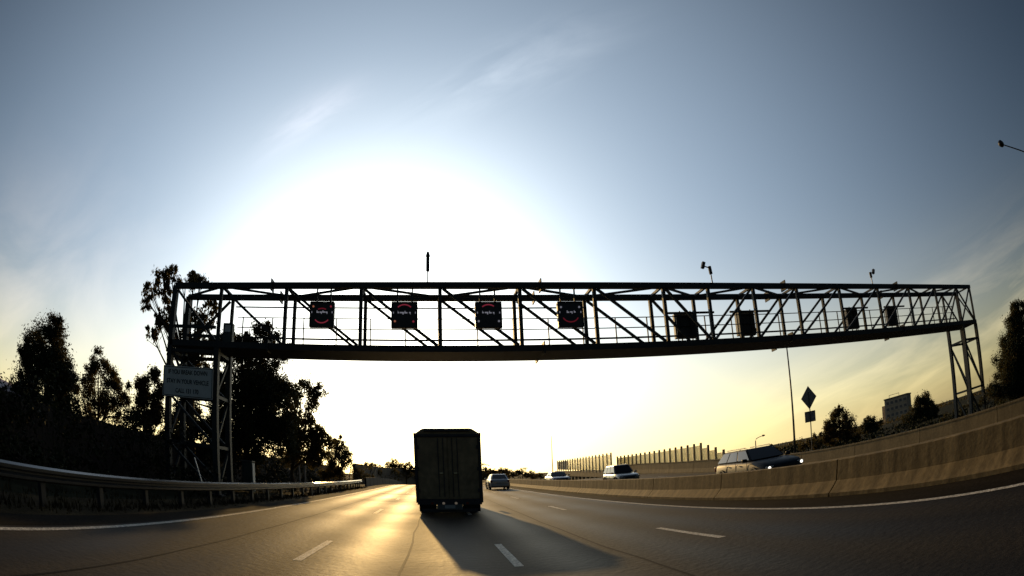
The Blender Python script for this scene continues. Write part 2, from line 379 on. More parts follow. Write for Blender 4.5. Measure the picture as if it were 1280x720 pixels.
while y < 88:
    mb.box((rnd.uniform(-.008, .008), y+.1, 1.1+rnd.uniform(-.02, .02)), (.035, .188, 2.46)); y += .2
mb.build('boards', 'fence', fe)
for i in range(38): MB().box((-.09, -6+2.5*i, 1.1), (.12, .12, 2.6)).build('post', 'fence', fe)
# far brown earth wall closing the view over the crest on the left
mb = MB(); WALLP = pts = [(-12.2, 88), (-11.6, 120), (-8, 150), (0, 185), (14, 215), (30, 240)]
for a, b in zip(pts, pts[1:]): mb.bar((*a, -.6), (*b, -.6), .4, 7.2)
tag(mb.build('retaining_wall', 'wall_brown'), 'low brown retaining wall in the distance where the road dips away', 'wall')
mb = MB()
for i in range(22): mb.bar((-7.9+.02*i, 66+i*4, 0-drop(66+i*4)), (-7.9+.02*i, 70+i*4, 0-drop(70+i*4)), .2, 2.0)
tag(mb.build('safety_barrier', 'fence'), 'dark low barrier beyond the end of the steel guardrail', 'barrier')

# ------------------------------------------------------------------ gantry
YF, YB, ZT, ZB = 23.1, 24.82, 9.18, 6.53
XS = [-9.45, -6.2, -2.88, .38, 3.63, 6.79, 10.0, 12.3, 14.9, 17.76, 21.05, 24.6, 28.03, 31.47, 34.8, 37.1]
g = empty('sign_gantry', (0, YF, 0), 0, 'long grey steel lattice gantry spanning every lane of the freeway', 'gantry')
W = YB-YF
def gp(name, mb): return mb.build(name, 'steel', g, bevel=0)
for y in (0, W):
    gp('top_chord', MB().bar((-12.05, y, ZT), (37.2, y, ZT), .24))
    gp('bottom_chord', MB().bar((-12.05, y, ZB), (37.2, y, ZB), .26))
gp('walkway_deck', MB().box((12.6, W/2, ZB-.10), (49.2, W-.28, .06)))
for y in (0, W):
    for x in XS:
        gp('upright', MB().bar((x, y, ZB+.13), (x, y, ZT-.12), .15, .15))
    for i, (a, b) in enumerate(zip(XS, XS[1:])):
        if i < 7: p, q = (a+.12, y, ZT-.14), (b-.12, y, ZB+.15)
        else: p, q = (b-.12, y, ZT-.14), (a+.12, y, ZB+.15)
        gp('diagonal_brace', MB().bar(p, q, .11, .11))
    gp('conduit', MB().tube([(-9.3, y+.12, ZT-.42), (6.8, y+.12, ZT-.42)], .035, 6))
ex = [-12.05]+XS
for i, (a, b) in enumerate(zip(ex, ex[1:])):
    p, q = ((a, .12), (b, W-.12)) if i % 2 else ((a, W-.12), (b, .12))
    gp('top_brace', MB().bar((*p, ZT), (*q, ZT), .09))
    gp('cross_beam', MB().bar((b, .13, ZT), (b, W-.13, ZT), .11)); gp('floor_beam', MB().bar((b, .13, ZB), (b, W-.13, ZB), .13))
# splice plates
for x in (-6.9, 4.5, 16.9, 26.6):
    for y in (0, W):
        gp('splice_plate', MB().box((x, y, ZT), (.05, .48, .5))); gp('splice_plate', MB().box((x, y, ZB), (.05, .48, .5)))
# handrail along the back of the walkway
for y in (W+.22,):
    for z in (7.35, 7.82, 8.3): gp('handrail', MB().tube([(-9.2, y, z), (36.6, y, z)], .024 if z > 7.4 else .045, 6))
    for i in range(30): x = -8.9+1.56*i; gp('handrail_post', MB().bar((x, y, ZB), (x, y, 8.3), .05))
# left tower
def tower(x0, x1, base, levels, lw=.26):
    for x in (x0, x1):
        for y in (0, W):
            gp('tower_leg', MB().bar((x, y, base), (x, y, ZT if x == x0 and x0 < 0 else ZB-.14), lw))
            gp('tower_foot', MB().box((x, y, base+.03), (.6, .6, .06)))
    for a, b in zip(levels, levels[1:]):
        for y in (0, W): gp('tower_brace', MB().bar((x0, y, b), (x1, y, a), .11))
        for x in (x0, x1): gp('tower_brace', MB().bar((x, 0, a), (x, W, b), .1))
    for z in levels[1:]:
        for y in (0, W): gp('tower_beam', MB().bar((x0+.13, y, z), (x1-.13, y, z), .15))
        for x in (x0, x1): gp('tower_beam', MB().bar((x, .13, z), (x, W-.13, z), .14))
tower(-12.05, -9.45, -.05, [0., 2.1, 4.3, 6.2])
tower(34.8, 37.1, -1.1, [-1.1, 1.75, 5.3])
gp('tower_brace', MB().bar((-11.9, 0, ZT-.2), (-9.6, 0, ZB+.2), .11)); gp('tower_brace', MB().bar((-11.9, W, ZB+.2), (-9.6, W, ZT-.2), .11))
for y in (0, W):
    gp('tower_beam', MB().bar((-11.9, y, 7.3), (-9.6, y, 7.3), .13)); gp('end_brace', MB().bar((34.8, y, ZT-.1), (37.1, y, ZB+.1), .1)); 
gp('end_brace', MB().bar((37.1, 0, ZB), (37.1, W, ZT), .09)); gp('end_brace', MB().bar((37.1, W, ZB), (37.1, 0, ZT), .09))
# masts on the gantry
m1 = empty('aerial_mast', (-.12, YF, ZT+.12), 0, 'thin aerial with thick sleeve standing on the gantry above the second lit lane signal', 'aerial')
MB().tube([(0, 0, 0), (0, 0, .62)], .025, 8).build('rod', 'pole', m1); MB().tube([(0, 0, .5), (0, 0, 1.08)], .075, 10).build('sleeve', 'dark_metal', m1)
MB().tube([(0, 0, 1.08), (0, 0, 1.16), (0, 0, 1.36)], [.05, .095, .04], 10).build('antenna_tip', 'dark_metal', m1)
def cctv(x, label, h, arm):
    r = empty('camera_mast', (x, YF, ZT+.12), 0, label, 'camera')
    MB().tube([(0, 0, 0), (-.02*h, 0, h*.5)], .03, 8).build('pole', 'pole', r)
    MB().tube([(-.01, 0, h*.5), (-.04, 0, h*.9)], .085, 10).build('housing', 'dark_metal', r)
    MB().bar((-.04, 0, h*.82), (arm*.8, 0, h*.9), .04).build('arm', 'dark_metal', r)
    MB().bar((arm-.05, 0, h*.8), (arm+.06, 0, h*1.12), .15, .15).build('camera_head', 'dark_metal', r)
cctv(12.62, 'double headed traffic camera on a short mast above the fifth sign panel', .92, -.38)
cctv(24.25, 'small angled traffic camera on a stub mast near the right end of the gantry', .82, .3)

# lane signals facing the traffic
def arc(mb, cx, cz, rx, rz, a0, a1, w, y, n=14):
    P = [(cx+rx*math.cos(R(a0+(a1-a0)*i/n)), cz+rz*math.sin(R(a0+(a1-a0)*i/n))) for i in range(n+1)]
    for p, q in zip(P, P[1:]): mb.bar((p[0], y, p[1]), (q[0], y, q[1]), .015, w)
rs = random.Random(11)
def signal(x, label, arcs, txt, lamps):
    r = empty('lane_signal', (x, YF-.30, 7.83), 0, label, 'lane signal', 'lit lane signals over the traffic lanes')
    MB().box((0, 0, 0), (1.06, .2, 1.06)).build('housing', 'black', r, bevel=.02)
    f = MB()
    for sx in (-1, 1): f.box((sx*.515, -.125, 0), (.03, .05, 1.04))
    for sz in (-1, 1): f.box((0, -.125, sz*.515), (1.0, .05, .03))
    f.build('rim', 'dark_metal', r)
    for sx in (-.3, .3): MB().bar((sx, .1, .4), (sx, .27, .4), .06).bar((sx, .22, .3), (sx, .22, 1.18), .06).build('bracket', 'steel', r)
    for (cz, a0, a1, mtl) in arcs:
        a = MB(); arc(a, 0, cz, .34, .30, a0, a1, .045, -.112); a.build('red_arc', mtl, r)
    if txt:
        # a sliced row of digits: only part of the matrix is lit
        for k, (dx, w) in enumerate(txt):
            dg = MB().box((dx, -.112, .09+rs.uniform(-.008, .008)), (w, .015, .05))
            if k % 2 == 0: dg.box((dx-w*.3, -.112, .13), (w*.3, .015, .06))
            else: dg.box((dx+w*.3, -.112, .05), (w*.3, .015, .06))
            dg.build('digit', 'led_white', r)
        for sx in (-.44, .44): MB().box((sx, -.113, .09), (.035, .015, .07)).build('edge_light', 'led_white', r)
    for (lx, lz, mtl) in lamps: MB().disc((lx, -.118, lz), (0, 1, 0), .042, .02, 12).build('corner_lamp', mtl, r)
signal(-4.47, 'leftmost lit lane signal with a glowing red arc along its bottom', [(-.05, 215, 325, 'led_red'), (-.05, 60, 120, 'led_dim')], [(-.18, .1), (-.05, .1), (.08, .12), (.2, .08)], [(.38, .33, 'led_red'), (-.38, .33, 'led_amber')])
signal(-1.05, 'lit lane signal nearest the sun with a red arc on top and red corner lamp', [(.12, 40, 140, 'led_red')], [(-.24, .06), (-.1, .16), (.06, .12), (.22, .06)], [(-.38, -.26, 'led_amber'), (.36, -.27, 'led_red')])
signal(2.29, 'lit lane signal straight above the right side of the truck, with faint red top arc', [(.12, 50, 135, 'led_red')], [(-.22, .06), (-.08, .14), (.07, .1), (.2, .06)], [(-.4, -.26, 'led_white'), (.4, -.26, 'led_white')])
signal(5.6, 'rightmost lit lane signal with a dim red arc low down and small grey digits', [(-.02, 205, 335, 'led_dim')], [(-.1, .1), (.04, .1), (.18, .07)], [(-.38, .3, 'led_white'), (.38, .3, 'led_white')])
# signal panels for the oncoming lanes, seen from behind
def back_signal(x, label, w=1.15):
    r = empty('oncoming_signal', (x, YB+.45, 7.86), 0, label, 'sign panel', 'signal panels for the oncoming lanes seen from behind')
    MB().box((0, 0, 0), (w, .24, 1.2)).build('housing', 'grey_box', r, bevel=.02)
    MB().box((0, -.14, .0), (w*.8, .03, 1.0)).build('access_door', 'dark_metal', r)
    for sx in (-.25, .25): MB().bar((sx*w, -.175, -.72), (sx*w, -.175, .72), .05).build('bracket', 'steel', r)
    MB().bar((-w*.9, -.26, .6), (w*1.4, -.26, .6), .09).build('support_beam', 'steel', r)
back_signal(11.9, 'widest dark back panel of an oncoming lane signal, below the double headed camera')
back_signal(15.5, 'back of an oncoming lane signal crossed by a truss upright, second from the median')
back_signal(23.8, 'back of an oncoming lane signal below the small angled camera', 1.05)
back_signal(27.95, 'back of the oncoming lane signal nearest the right tower', 1.05)
# breakdown sign on the left tower
s = empty('breakdown_sign', (-10.86, YF-.28, 4.76), 0, 'pale rectangular sign with three lines of black capitals on the left gantry tower', 'sign')
MB().box((0, 0, 0), (2.76, .04, 1.36)).build('panel', 'sign_white', s, bevel=.01)
f = MB()
for sx in (-1, 1): f.box((sx*1.33, -.024, 0), (.025, .008, 1.28))
for sz in (-1, 1): f.box((0, -.024, sz*.63), (2.6, .008, .025))
f.build('border', 'sign_black', s)
for z in (-.4, .4): MB().bar((-1.3, .06, z), (1.3, .06, z), .07).build('bracket', 'steel', s)
for i, (tx, wx) in enumerate((('IF YOU BREAK DOWN', .98), ('STAY IN YOUR VEHICLE', .98), ('CALL 131 170', .98))):
    text(tx, .27, 'lettering', 'sign_black', s, (0, -.026, .41-.41*i), (R(90), 0, 0), .003, .80)
# cabinet mounted in the tower head
s = empty('control_box', (-9.1, YF+.5, 7.15), 0, 'small pale control box inside the left end of the gantry', 'box')
MB().box((0, 0, 0), (.5, .3, .9)).build('body', 'cab_green', s, bevel=.02); MB().box((0, -.16, .2), (.3, .02, .3)).build('window', 'sign_white', s)

# ------------------------------------------------------------------ poles and signs beyond
def ground_z(x, y): return zr(x, y)-.03+gz(x, y)
def lamp_pole(px, ytop, X, label, arm=None, r=(.11, .055)):
    v = ray(px, ytop); k = X/v.x; x, y, z = X, v.y*k, EYE+v.z*k; b = ground_z(x, y)
    o = empty('street_lamp' if arm else 'tall_mast', (x, y, b), 0, label, 'street lamp' if arm else 'mast')
    MB().tube([(0, 0, 0), (0, 0, (z-b)*.5), (0, 0, z-b)], [r[0], (r[0]+r[1])/2, r[1]], 10).build('pole', 'pole', o, True)
    MB().disc((0, 0, .1), (0, 0, 1), r[0]*1.6, .2, 12).build('base', 'pole', o)
    if arm:
        h = z-b; L_ = arm
        MB().tube([(0, 0, h-.1), (-.15*L_, 0, h+.12), (-.5*L_, 0, h+.22), (-L_, 0, h+.25)], .04, 8).build('arm', 'pole', o, True)
        MB().tube([(-L_+.1, 0, h+.25), (-L_-.1, 0, h+.25), (-L_-.5, 0, h+.22), (-L_-.62, 0, h+.2)], [.06, .15, .17, .06], 10).build('lamp_head', 'dark_metal', o, True)
    return o
lamp_pole(983, 431, 33, 'tall slim mast rising from behind the far wall beside the diamond sign', None, (.13, .07))
lamp_pole(689, 545, 29.4, 'slender distant mast above the dark oncoming car', None, (.16, .07))
v = ray(1250, 179); k = 31.5/v.x
hx, hy, hz = 31.5, v.y*k, EYE+v.z*k
o = empty('street_lamp', (37.0, hy-1.2, ground_z(37, hy-1.2)), 0, 'street lamp arm reaching in from the upper right edge of the view', 'street lamp'); bz = o.location.z
MB().tube([(0, 0, 0), (0, 0, hz-bz-.8)], [.13, .07], 10).build('pole', 'pole', o, True)
MB().tube([(0, 0, hz-bz-.8), (-.6, .2, hz-bz-.35), (-2.6, .7, hz-bz-.12), (-5.1, 1.2, hz-bz)], [.06, .05, .045, .04], 8).build('arm', 'pole', o, True)
MB().tube([(-5.0, 1.2, hz-bz+.0), (-5.15, 1.2, hz-bz), (-5.45, 1.2, hz-bz), (-5.62, 1.2, hz-bz-.02)], [.08, .2, .22, .12], 12).build('lamp_head', 'dark_metal', o, True)
p = at(945, 565, 110)
o = empty('street_lamp', (p.x, p.y, ground_z(p.x, p.y)), 0, 'distant street lamp with a curved arm showing above the dark oncoming wagon', 'street lamp')
h = at(935, 549, 110).z-o.location.z
q = [(0, 0, 0), (0, 0, h*.8), (.15, 0, h*.93), (.6, -.2, h*1.0), (1.4, -.4, h*1.05)]
MB().tube(q, [.12, .1, .08, .07, .06], 8).build('pole', 'pole', o, True); MB().tube([(1.35, -.4, h*1.05), (1.5, -.45, h*1.06), (1.95, -.55, h*1.06)], [.08, .2, .1], 8).build('lamp_head', 'dark_metal', o, True)
# diamond warning sign seen from behind
c = at(1011, 497, 54); b = ground_z(c.x, c.y); rz = math.atan2(c.x, c.y)*-1+.25
o = empty('warning_sign', (c.x, c.y, b), rz, 'diamond sign above a small square plate, seen from behind beyond the far wall', 'road sign')
MB().tube([(0, -.06, 0), (0, -.06, c.z-b+.5)], .055, 8).build('post', 'pole', o)
h = c.z-b; d = .98
MB().prism([(-d*.84, h), (0, h-1.1), (d*.84, h), (0, h+1.1)], 0, .05).build('diamond_panel', 'sign_back', o)
e = MB()
for a_, b_ in (((-.8, h), (0, h-1.05)), ((0, h-1.05), (.8, h)), ((.8, h), (0, h+1.05)), ((0, h+1.05), (-.8, h))): e.bar((a_[0], -.012, a_[1]), (b_[0], -.012, b_[1]), .02, .09, up=(0, 1, 0))
e.build('edge_frame', 'dark_metal', o)
MB().box((0, .02, h-1.78), (1.12, .05, 1.0)).build('lower_plate', 'sign_back', o)
e = MB()
for sx in (-1, 1): e.box((sx*.53, -.02, h-1.78), (.07, .02, 1.0))
for sz in (-1, 1): e.box((0, -.021, h-1.78+sz*.47), (1.0, .02, .07))
e.build('plate_frame', 'dark_metal', o)
# ------------------------------------------------------------------ buildings
def tower_block():
    b0 = at(1120, 545, 260); a = math.atan2(b0.x, b0.y); s_ = 260/751.
    o = empty('apartment_tower', (b0.x, b0.y, -6), -a-.25, 'grey apartment tower with a roof frame showing between trees behind the far wall', 'building')
    H = at(1120, 500, 260).z+6+1.2
    MB().box((1.2, 4, H/2), (12.5, 10, H)).build('wall', 'render_grey', o)
    MB().box((-6.3, 5, H/2-1.2), (2, 7, H-2.4)).build('side_wing', 'render_grey', o)
    MB().box((1.2, 4, H+.2), (13.1, 10.6, .5)).build('parapet', 'render_dark', o)
    fr = MB()
    for x in (-3, 2.5): fr.bar((x, 2, H+.4), (x, 2, H+1.8), .18)
    fr.bar((-3, 2, H+1.7), (2.5, 2, H+1.7), .18); fr.build('roof_frame', 'pole', o)
    for fl in range(6):
        for cx in range(5):
            z = 2.0+fl*2.75
            if z+1.5 > H-.3: continue
            w = MB().box((-3.4+cx*2.4, -1.03, z+.7), (1.4, .08, 1.5)).build('window', 'render_dark', o)
            MB().box((-3.4+cx*2.4, -1.12, z-.0), (1.7, .25, .5)).build('balcony_rail', 'render_grey', w)
tower_block()
p = at(6, 486, 24); o = empty('shed', (-20.5, 17.5, 0), R(20), 'mauve shed roof just showing over the board fence at the left edge', 'building')
MB().box((0, 0, 1.2), (4, 5, 2.5)).build('wall', 'fence', o)
MB().prism([(-2.3, 2.5), (2.3, 2.5), (0, 3.2)], -2.7, 2.7).build('roof', 'roof_mauve', o)
c = at(330, 591, 31); o = empty('roadside_cabinet', (-10.1, c.y, 0), 0, 'grey green electrical cabinet with a bright edge behind the guardrail', 'cabinet')
MB().box((0, 0, .82), (.62, .5, 1.65)).build('body', 'cab_green', o, bevel=.02)
MB().box((0, 0, 1.69), (.7, .58, .06)).build('lid', 'grey_box', o); MB().box((0, -.26, .85), (.54, .02, 1.4)).build('door', 'cab_green', o)
MB().box((.33, 0, .85), (.03, .4, 1.5)).build('side_panel', 'sign_white', o)
for i, (px, D) in enumerate(((374, 38), (381, 38.5))):
    c = at(px, 585, D); o = empty('bollard_post', (c.x, c.y, 0), 0, ('left' if i == 0 else 'right')+' of two slim grey posts standing close together behind the guardrail', 'post')
    MB().tube([(0, 0, 0), (0, 0, 1.75)], .055, 8).build('shaft', 'sign_back', o); MB().disc((0, 0, 1.77), (0, 0, 1), .075, .05).build('cap', 'pole', o)
c = at(250, 578, 21); o = tag(MB().bar((c.x-.25, c.y, 1.5), (c.x+.12, c.y, .35), .05).build('leaning_stake', 'sign_back'), 'thin pale stake leaning in the dark behind the near guardrail', 'stake')
p = at(860, 595, 150)
# ------------------------------------------------------------------ vegetation
DENS = 2.4; GROW = 1.16
def leaves(clusters, rnd, size, density, droop=.5, per=None):
    vs = []; fs = []
    for (c, r) in clusters:
        n = int(DENS*density*(r.x*r.z)**.85*(per or 1))
        # sub clumps inside the cluster make an uneven outline
        subs = []
        for _ in range(max(7, int(13*(r.x*r.z)**.5))):
            while 1:
                q = Vector((rnd.uniform(-1, 1), rnd.uniform(-1, 1), rnd.uniform(-1, 1)))
                if q.length < 1: break
            subs.append((c+Vector((q.x*r.x, q.y*r.y, q.z*r.z)), rnd.uniform(.22, .5)*(r.x*r.z)**.5))
        for _ in range(n):
            sc_, sr = rnd.choice(subs)
            p = sc_+Vector((rnd.gauss(0, .5), rnd.gauss(0, .5), rnd.gauss(0, .5)))*sr
            l = size*rnd.uniform(.5, 1.15); w = l*rnd.uniform(.28, .5)
            t = Vector((rnd.gauss(0, 1), rnd.gauss(0, 1), rnd.gauss(0, 1)-droop*2)).normalized()
            u = t.cross(Vector((rnd.gauss(0, 1), rnd.gauss(0, 1), rnd.gauss(0, 1)))).normalized()
            k = len(vs); vs += [p-t*l/2, p+u*w/2, p+t*l/2, p-u*w/2]; fs.append((k, k+1, k+2, k+3))
    return vs, fs
def tree(name, label, px_clusters, D, base_px, seed, size=.2, density=900, droop=.5, leaf='leaf_b', bark='bark', trunk=.16, depth=.8, group=None, base_z=None, fork=.45, twigs=3, cat='tree', limbs=True):
    rnd = random.Random(seed)
    bx = at(base_px, 560, D); bz = ground_z(bx.x, bx.y) if base_z is None else base_z
    root = empty(name, (bx.x, bx.y, bz), 0, label, cat, group); org = Vector(root.location)
    cl = []
    for (px, py, rx, ry, *dd) in px_clusters:
        Dq = D+(dd[0] if dd else rnd.uniform(-1, 1)*.5)
        c = at(px, py, Dq); ex_ = (at(px+rx, py, Dq)-c); ez = (at(px, py-ry, Dq)-c)
        rx_, rz_ = ex_.length, ez.length; rx_ = math.hypot(ex_.x, ex_.y)+1e-3; rz_ = abs(ez.z)+1e-3
        cl.append((c-org, Vector((rx_, max(rx_, rz_)*depth, rz_))*GROW))
    vs, fs = leaves(cl, rnd, size, density, droop); raw('crown', vs, fs, leaf, root)
    mb = MB(); low = min(c.z-r.z for c, r in cl); topc = max(cl, key=lambda q: q[0].z)[0]
    fz = max(.3, low*fork+.5); F = Vector((rnd.uniform(-.2, .2), 0, fz))
    mb.tube([(0, 0, -.1), F*.5+Vector((.06, 0, 0)), F, F+(topc-F)*.5+Vector((rnd.uniform(-.2, .2), 0, 0)), topc], [trunk, trunk*.85, trunk*.72, trunk*.4, trunk*.12], 7)
    mb.build('trunk', bark, root, True)
    if limbs:
        lb = MB()
        for c, r in cl:
            s0 = F+(topc-F)*rnd.uniform(0, .35); mid = s0.lerp(c, .55)+Vector((rnd.uniform(-.3, .3), rnd.uniform(-.3, .3), rnd.uniform(0, .4)))
            lb.tube([s0, mid, c], [trunk*.42, trunk*.25, trunk*.1], 5)
            for _ in range(twigs):
                e_ = c+Vector((rnd.uniform(-1, 1)*r.x, rnd.uniform(-1, 1)*r.y, rnd.uniform(-1, 1)*r.z))*.9; lb.tube([mid.lerp(c, rnd.uniform(.3, 1)), e_], [trunk*.1, trunk*.04], 4)
        lb.build('limbs', bark, root, True)
    return root
G = 'trees behind the board fence'
tree('broadleaf_tree', 'tallest dense tree behind the fence near the left edge, with a pointed top', [(65, 405, 14, 16), (55, 430, 26, 22), (70, 450, 22, 20), (35, 440, 9, 14), (52, 468, 32, 26), (78, 478, 14, 22), (30, 490, 18, 20), (60, 505, 34, 18), (85, 515, 14, 14), (45, 448, 16, 18), (68, 468, 20, 20), (30, 510, 22, 16)], 27, 55, 1, .17, 2300, .2, 'leaf_b', trunk=.2, group=G)
tree('broadleaf_tree', 'wispy tree behind the fence with gaps of bright sky through its crown', [(124, 452, 9, 13), (112, 468, 12, 16), (140, 470, 13, 14), (128, 488, 20, 16), (100, 490, 12, 16), (150, 495, 10, 14), (118, 512, 22, 14), (150, 520, 14, 12), (100, 522, 14, 10), (95, 478, 9, 10), (152, 482, 9, 12), (138, 505, 18, 14), (126, 462, 14, 12)], 30, 125, 2, .16, 1300, .3, 'leaf_c', trunk=.13, group=G)
tree('broadleaf_tree', 'rounded bushy tree beside the left end of the breakdown sign', [(184, 470, 13, 12), (174, 488, 13, 16), (193, 490, 11, 18), (182, 510, 20, 18), (200, 525, 16, 18), (175, 532, 18, 14)], 30, 185, 3, .17, 2000, .3, 'leaf_c', trunk=.14, group=G)
tree('eucalyptus_tree', 'tall drooping eucalyptus rising above the left end of the gantry', [(203, 345, 10, 11), (214, 342, 7, 11), (188, 362, 9, 14), (184, 378, 6, 10), (212, 368, 9, 12), (232, 352, 15, 9), (250, 350, 11, 9), (243, 346, 14, 6), (211, 385, 6, 8), (196, 395, 3, 5), (206, 410, 10, 10), (189, 418, 9, 8), (250, 395, 15, 14), (265, 385, 10, 10), (240, 420, 16, 14), (262, 425, 16, 12), (228, 440, 16, 12), (205, 400, 9, 12), (252, 455, 20, 14)], 33, 238, 4, .24, 640, 1.3, 'leaf_c', 'bark', .26, .7, fork=.6, twigs=6)
tree('broadleaf_tree', 'broad dark tree filling the space under the left end of the gantry', [(300, 425, 18, 12), (332, 420, 16, 13), (350, 440, 14, 12), (285, 440, 18, 20), (320, 455, 28, 20), (350, 478, 22, 20), (300, 480, 26, 26), (335, 505, 32, 26), (280, 515, 24, 26), (310, 535, 32, 26), (345, 545, 28, 24), (265, 540, 20, 24), (235, 500, 18, 22), (228, 535, 22, 22), (215, 555, 20, 16), (300, 565, 40, 16)], 35, 305, 5, .2, 2000, .3, 'leaf_b', trunk=.3, depth=.7)
tree('eucalyptus_tree', 'open branching eucalyptus leaning right of the dark tree toward the road', [(378, 484, 15, 9), (398, 490, 14, 8), (385, 500, 16, 9), (362, 495, 14, 12), (372, 520, 13, 12), (392, 530, 11, 9), (360, 545, 16, 14), (384, 548, 16, 12), (400, 560, 12, 10), (370, 568, 22, 14), (398, 575, 14, 10), (380, 535, 16, 16), (386, 560, 20, 14), (404, 548, 10, 12), (350, 520, 16, 16)], 40, 365, 6, .22, 800, .9, 'leaf_c', trunk=.2)
tree('broadleaf_tree', 'small tree at the road end of the left tree line', [(425, 556, 8, 9), (418, 568, 12, 10), (432, 572, 9, 10), (424, 585, 14, 10), (412, 590, 12, 9)], 56, 422, 7, .24, 900, .3, 'leaf_c', trunk=.15)
# undergrowth behind the rail
rnd = random.Random(9); vs = []; fs = []
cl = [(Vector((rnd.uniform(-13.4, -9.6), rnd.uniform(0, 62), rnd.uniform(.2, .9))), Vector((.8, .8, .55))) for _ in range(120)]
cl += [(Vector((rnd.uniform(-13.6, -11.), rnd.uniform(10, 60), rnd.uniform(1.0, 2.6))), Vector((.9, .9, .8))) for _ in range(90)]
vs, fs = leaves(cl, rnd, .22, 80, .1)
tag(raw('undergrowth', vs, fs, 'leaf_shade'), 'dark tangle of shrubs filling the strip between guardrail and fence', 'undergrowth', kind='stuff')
vs = []; fs = []
for _ in range(5200):
    x = rnd.choice((rnd.uniform(-9.5, -7.0), rnd.gauss(-7.3, .25))); y = rnd.uniform(2, 60); h = rnd.uniform(.05, .22); a = rnd.uniform(0, 6.28); w = .02
    if x > -6.75: continue
    k = len(vs); vs += [(x-w*math.cos(a), y-w*math.sin(a), 0-.02), (x+w*math.cos(a), y+w*math.sin(a), -.02), (x+rnd.uniform(-.08, .08), y+rnd.uniform(-.08, .08), h)]; fs.append((k, k+1, k+2))
tag(raw('grass', vs, fs, 'verge'), 'dry grass tufts under the guardrail', 'grass', kind='stuff')
cl = []
for _ in range(70):
    f = rnd.random()*4.99; i = int(f); a, b = WALLP[i], WALLP[i+1]; q = f-i
    cl.append((Vector((a[0]+(b[0]-a[0])*q, a[1]+(b[1]-a[1])*q-1.2, rnd.uniform(.2, 2.9))), Vector((1.6, .7, rnd.uniform(.5, 1.0)))))
vs, fs = leaves(cl, rnd, .5, 40, .1)
tag(raw('hedge', vs, fs, 'leaf_c'), 'ragged creeper and hedge growing over the distant brown wall', 'hedge', kind='stuff')
# trees beyond the far wall on the right
G = 'trees beyond the far wall'
tree('broadleaf_tree', 'cone shaped tree right of the diamond sign behind the far wall', [(1048, 513, 6, 6), (1048, 522, 12, 8), (1040, 535, 11, 10), (1058, 533, 12, 10), (1034, 547, 9, 9), (1052, 547, 15, 9), (1068, 548, 7, 8)], 75, 1050, 21, .3, 800, .3, 'leaf_c', trunk=.25, group=G)
tree('bush', 'small round bush at the foot of the diamond sign', [(1014, 551, 9, 7), (1005, 557, 8, 5), (1023, 556, 7, 5)], 58, 1014, 22, .26, 500, .2, 'leaf_c', trunk=.08, cat='bush')
tree('broadleaf_tree', 'low dark tree beside the left wing of the apartment tower', [(1086, 525, 7, 6), (1080, 537, 9, 8), (1094, 535, 9, 9), (1086, 546, 14, 7)], 95, 1088, 23, .34, 640, .2, 'leaf_b', trunk=.25, group=G)
tree('broadleaf_tree', 'dense tree overlapping the right side of the apartment tower', [(1152, 500, 9, 7), (1148, 513, 12, 9), (1162, 512, 10, 9), (1140, 525, 12, 9), (1158, 525, 14, 9), (1172, 527, 8, 8), (1130, 535, 12, 6)], 88, 1152, 24, .34, 800, .2, 'leaf_b', trunk=.3, group=G)
tree('conifer_tree', 'tall dark conifer at the right edge of the view', [(1271, 385, 6, 14), (1268, 405, 10, 14), (1275, 420, 14, 18), (1262, 430, 12, 16), (1275, 450, 18, 20), (1256, 455, 12, 18), (1262, 480, 20, 18), (1282, 480, 20, 20), (1246, 485, 10, 14), (1270, 440, 16, 24), (1268, 465, 18, 24), (1274, 395, 8, 18)], 46, 1272, 25, .2, 1900, .1, 'leaf_b', trunk=.25)
tree('bush', 'dark bush between the right gantry tower and the conifer', [(1238, 492, 9, 7), (1228, 499, 8, 6), (1246, 497, 10, 7), (1215, 504, 9, 4)], 44, 1236, 26, .2, 500, .2, 'leaf_b', trunk=.08, cat='bush')
tree('bush', 'low leafy bush just left of the right gantry tower', [(1182, 522, 10, 4), (1195, 518, 10, 5), (1206, 512, 8, 5)], 60, 1190, 27, .25, 400, .2, 'leaf_b', trunk=.08, cat='bush')
tree('broadleaf_tree', 'small distant tree between the curved street lamp and the tall mast', [(966, 559, 6, 4), (960, 565, 8, 4), (972, 565, 8, 4)], 90, 966, 28, .3, 400, .2, 'leaf_c', trunk=.12, group=G)
rnd = random.Random(19)
cl = []
for _ in range(120):
    x = rnd.uniform(34, 58); y = rnd.uniform(4, 80)
    cl.append((Vector((x, y, ground_z(x, y)+rnd.uniform(.1, .5))), Vector((1.8, 1.8, rnd.uniform(.3, .6)))))
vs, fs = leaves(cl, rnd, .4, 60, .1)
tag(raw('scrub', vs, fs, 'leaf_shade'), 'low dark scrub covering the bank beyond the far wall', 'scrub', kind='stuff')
cl = []
for _ in range(260):
    a = R(rnd.uniform(26, 82)); D = rnd.uniform(230, 300)
    cl.append((Vector((math.sin(a)*D, math.cos(a)*D, rnd.uniform(-3.2, -1.2))), Vector((6, 4, rnd.uniform(1.4, 2.9)))))
vs, fs = leaves(cl, rnd, 1.3, 7, .1)
tag(raw('far_wood', vs, fs, 'leaf_c'), 'low far belt of trees along the horizon on the right', 'wood', kind='stuff')
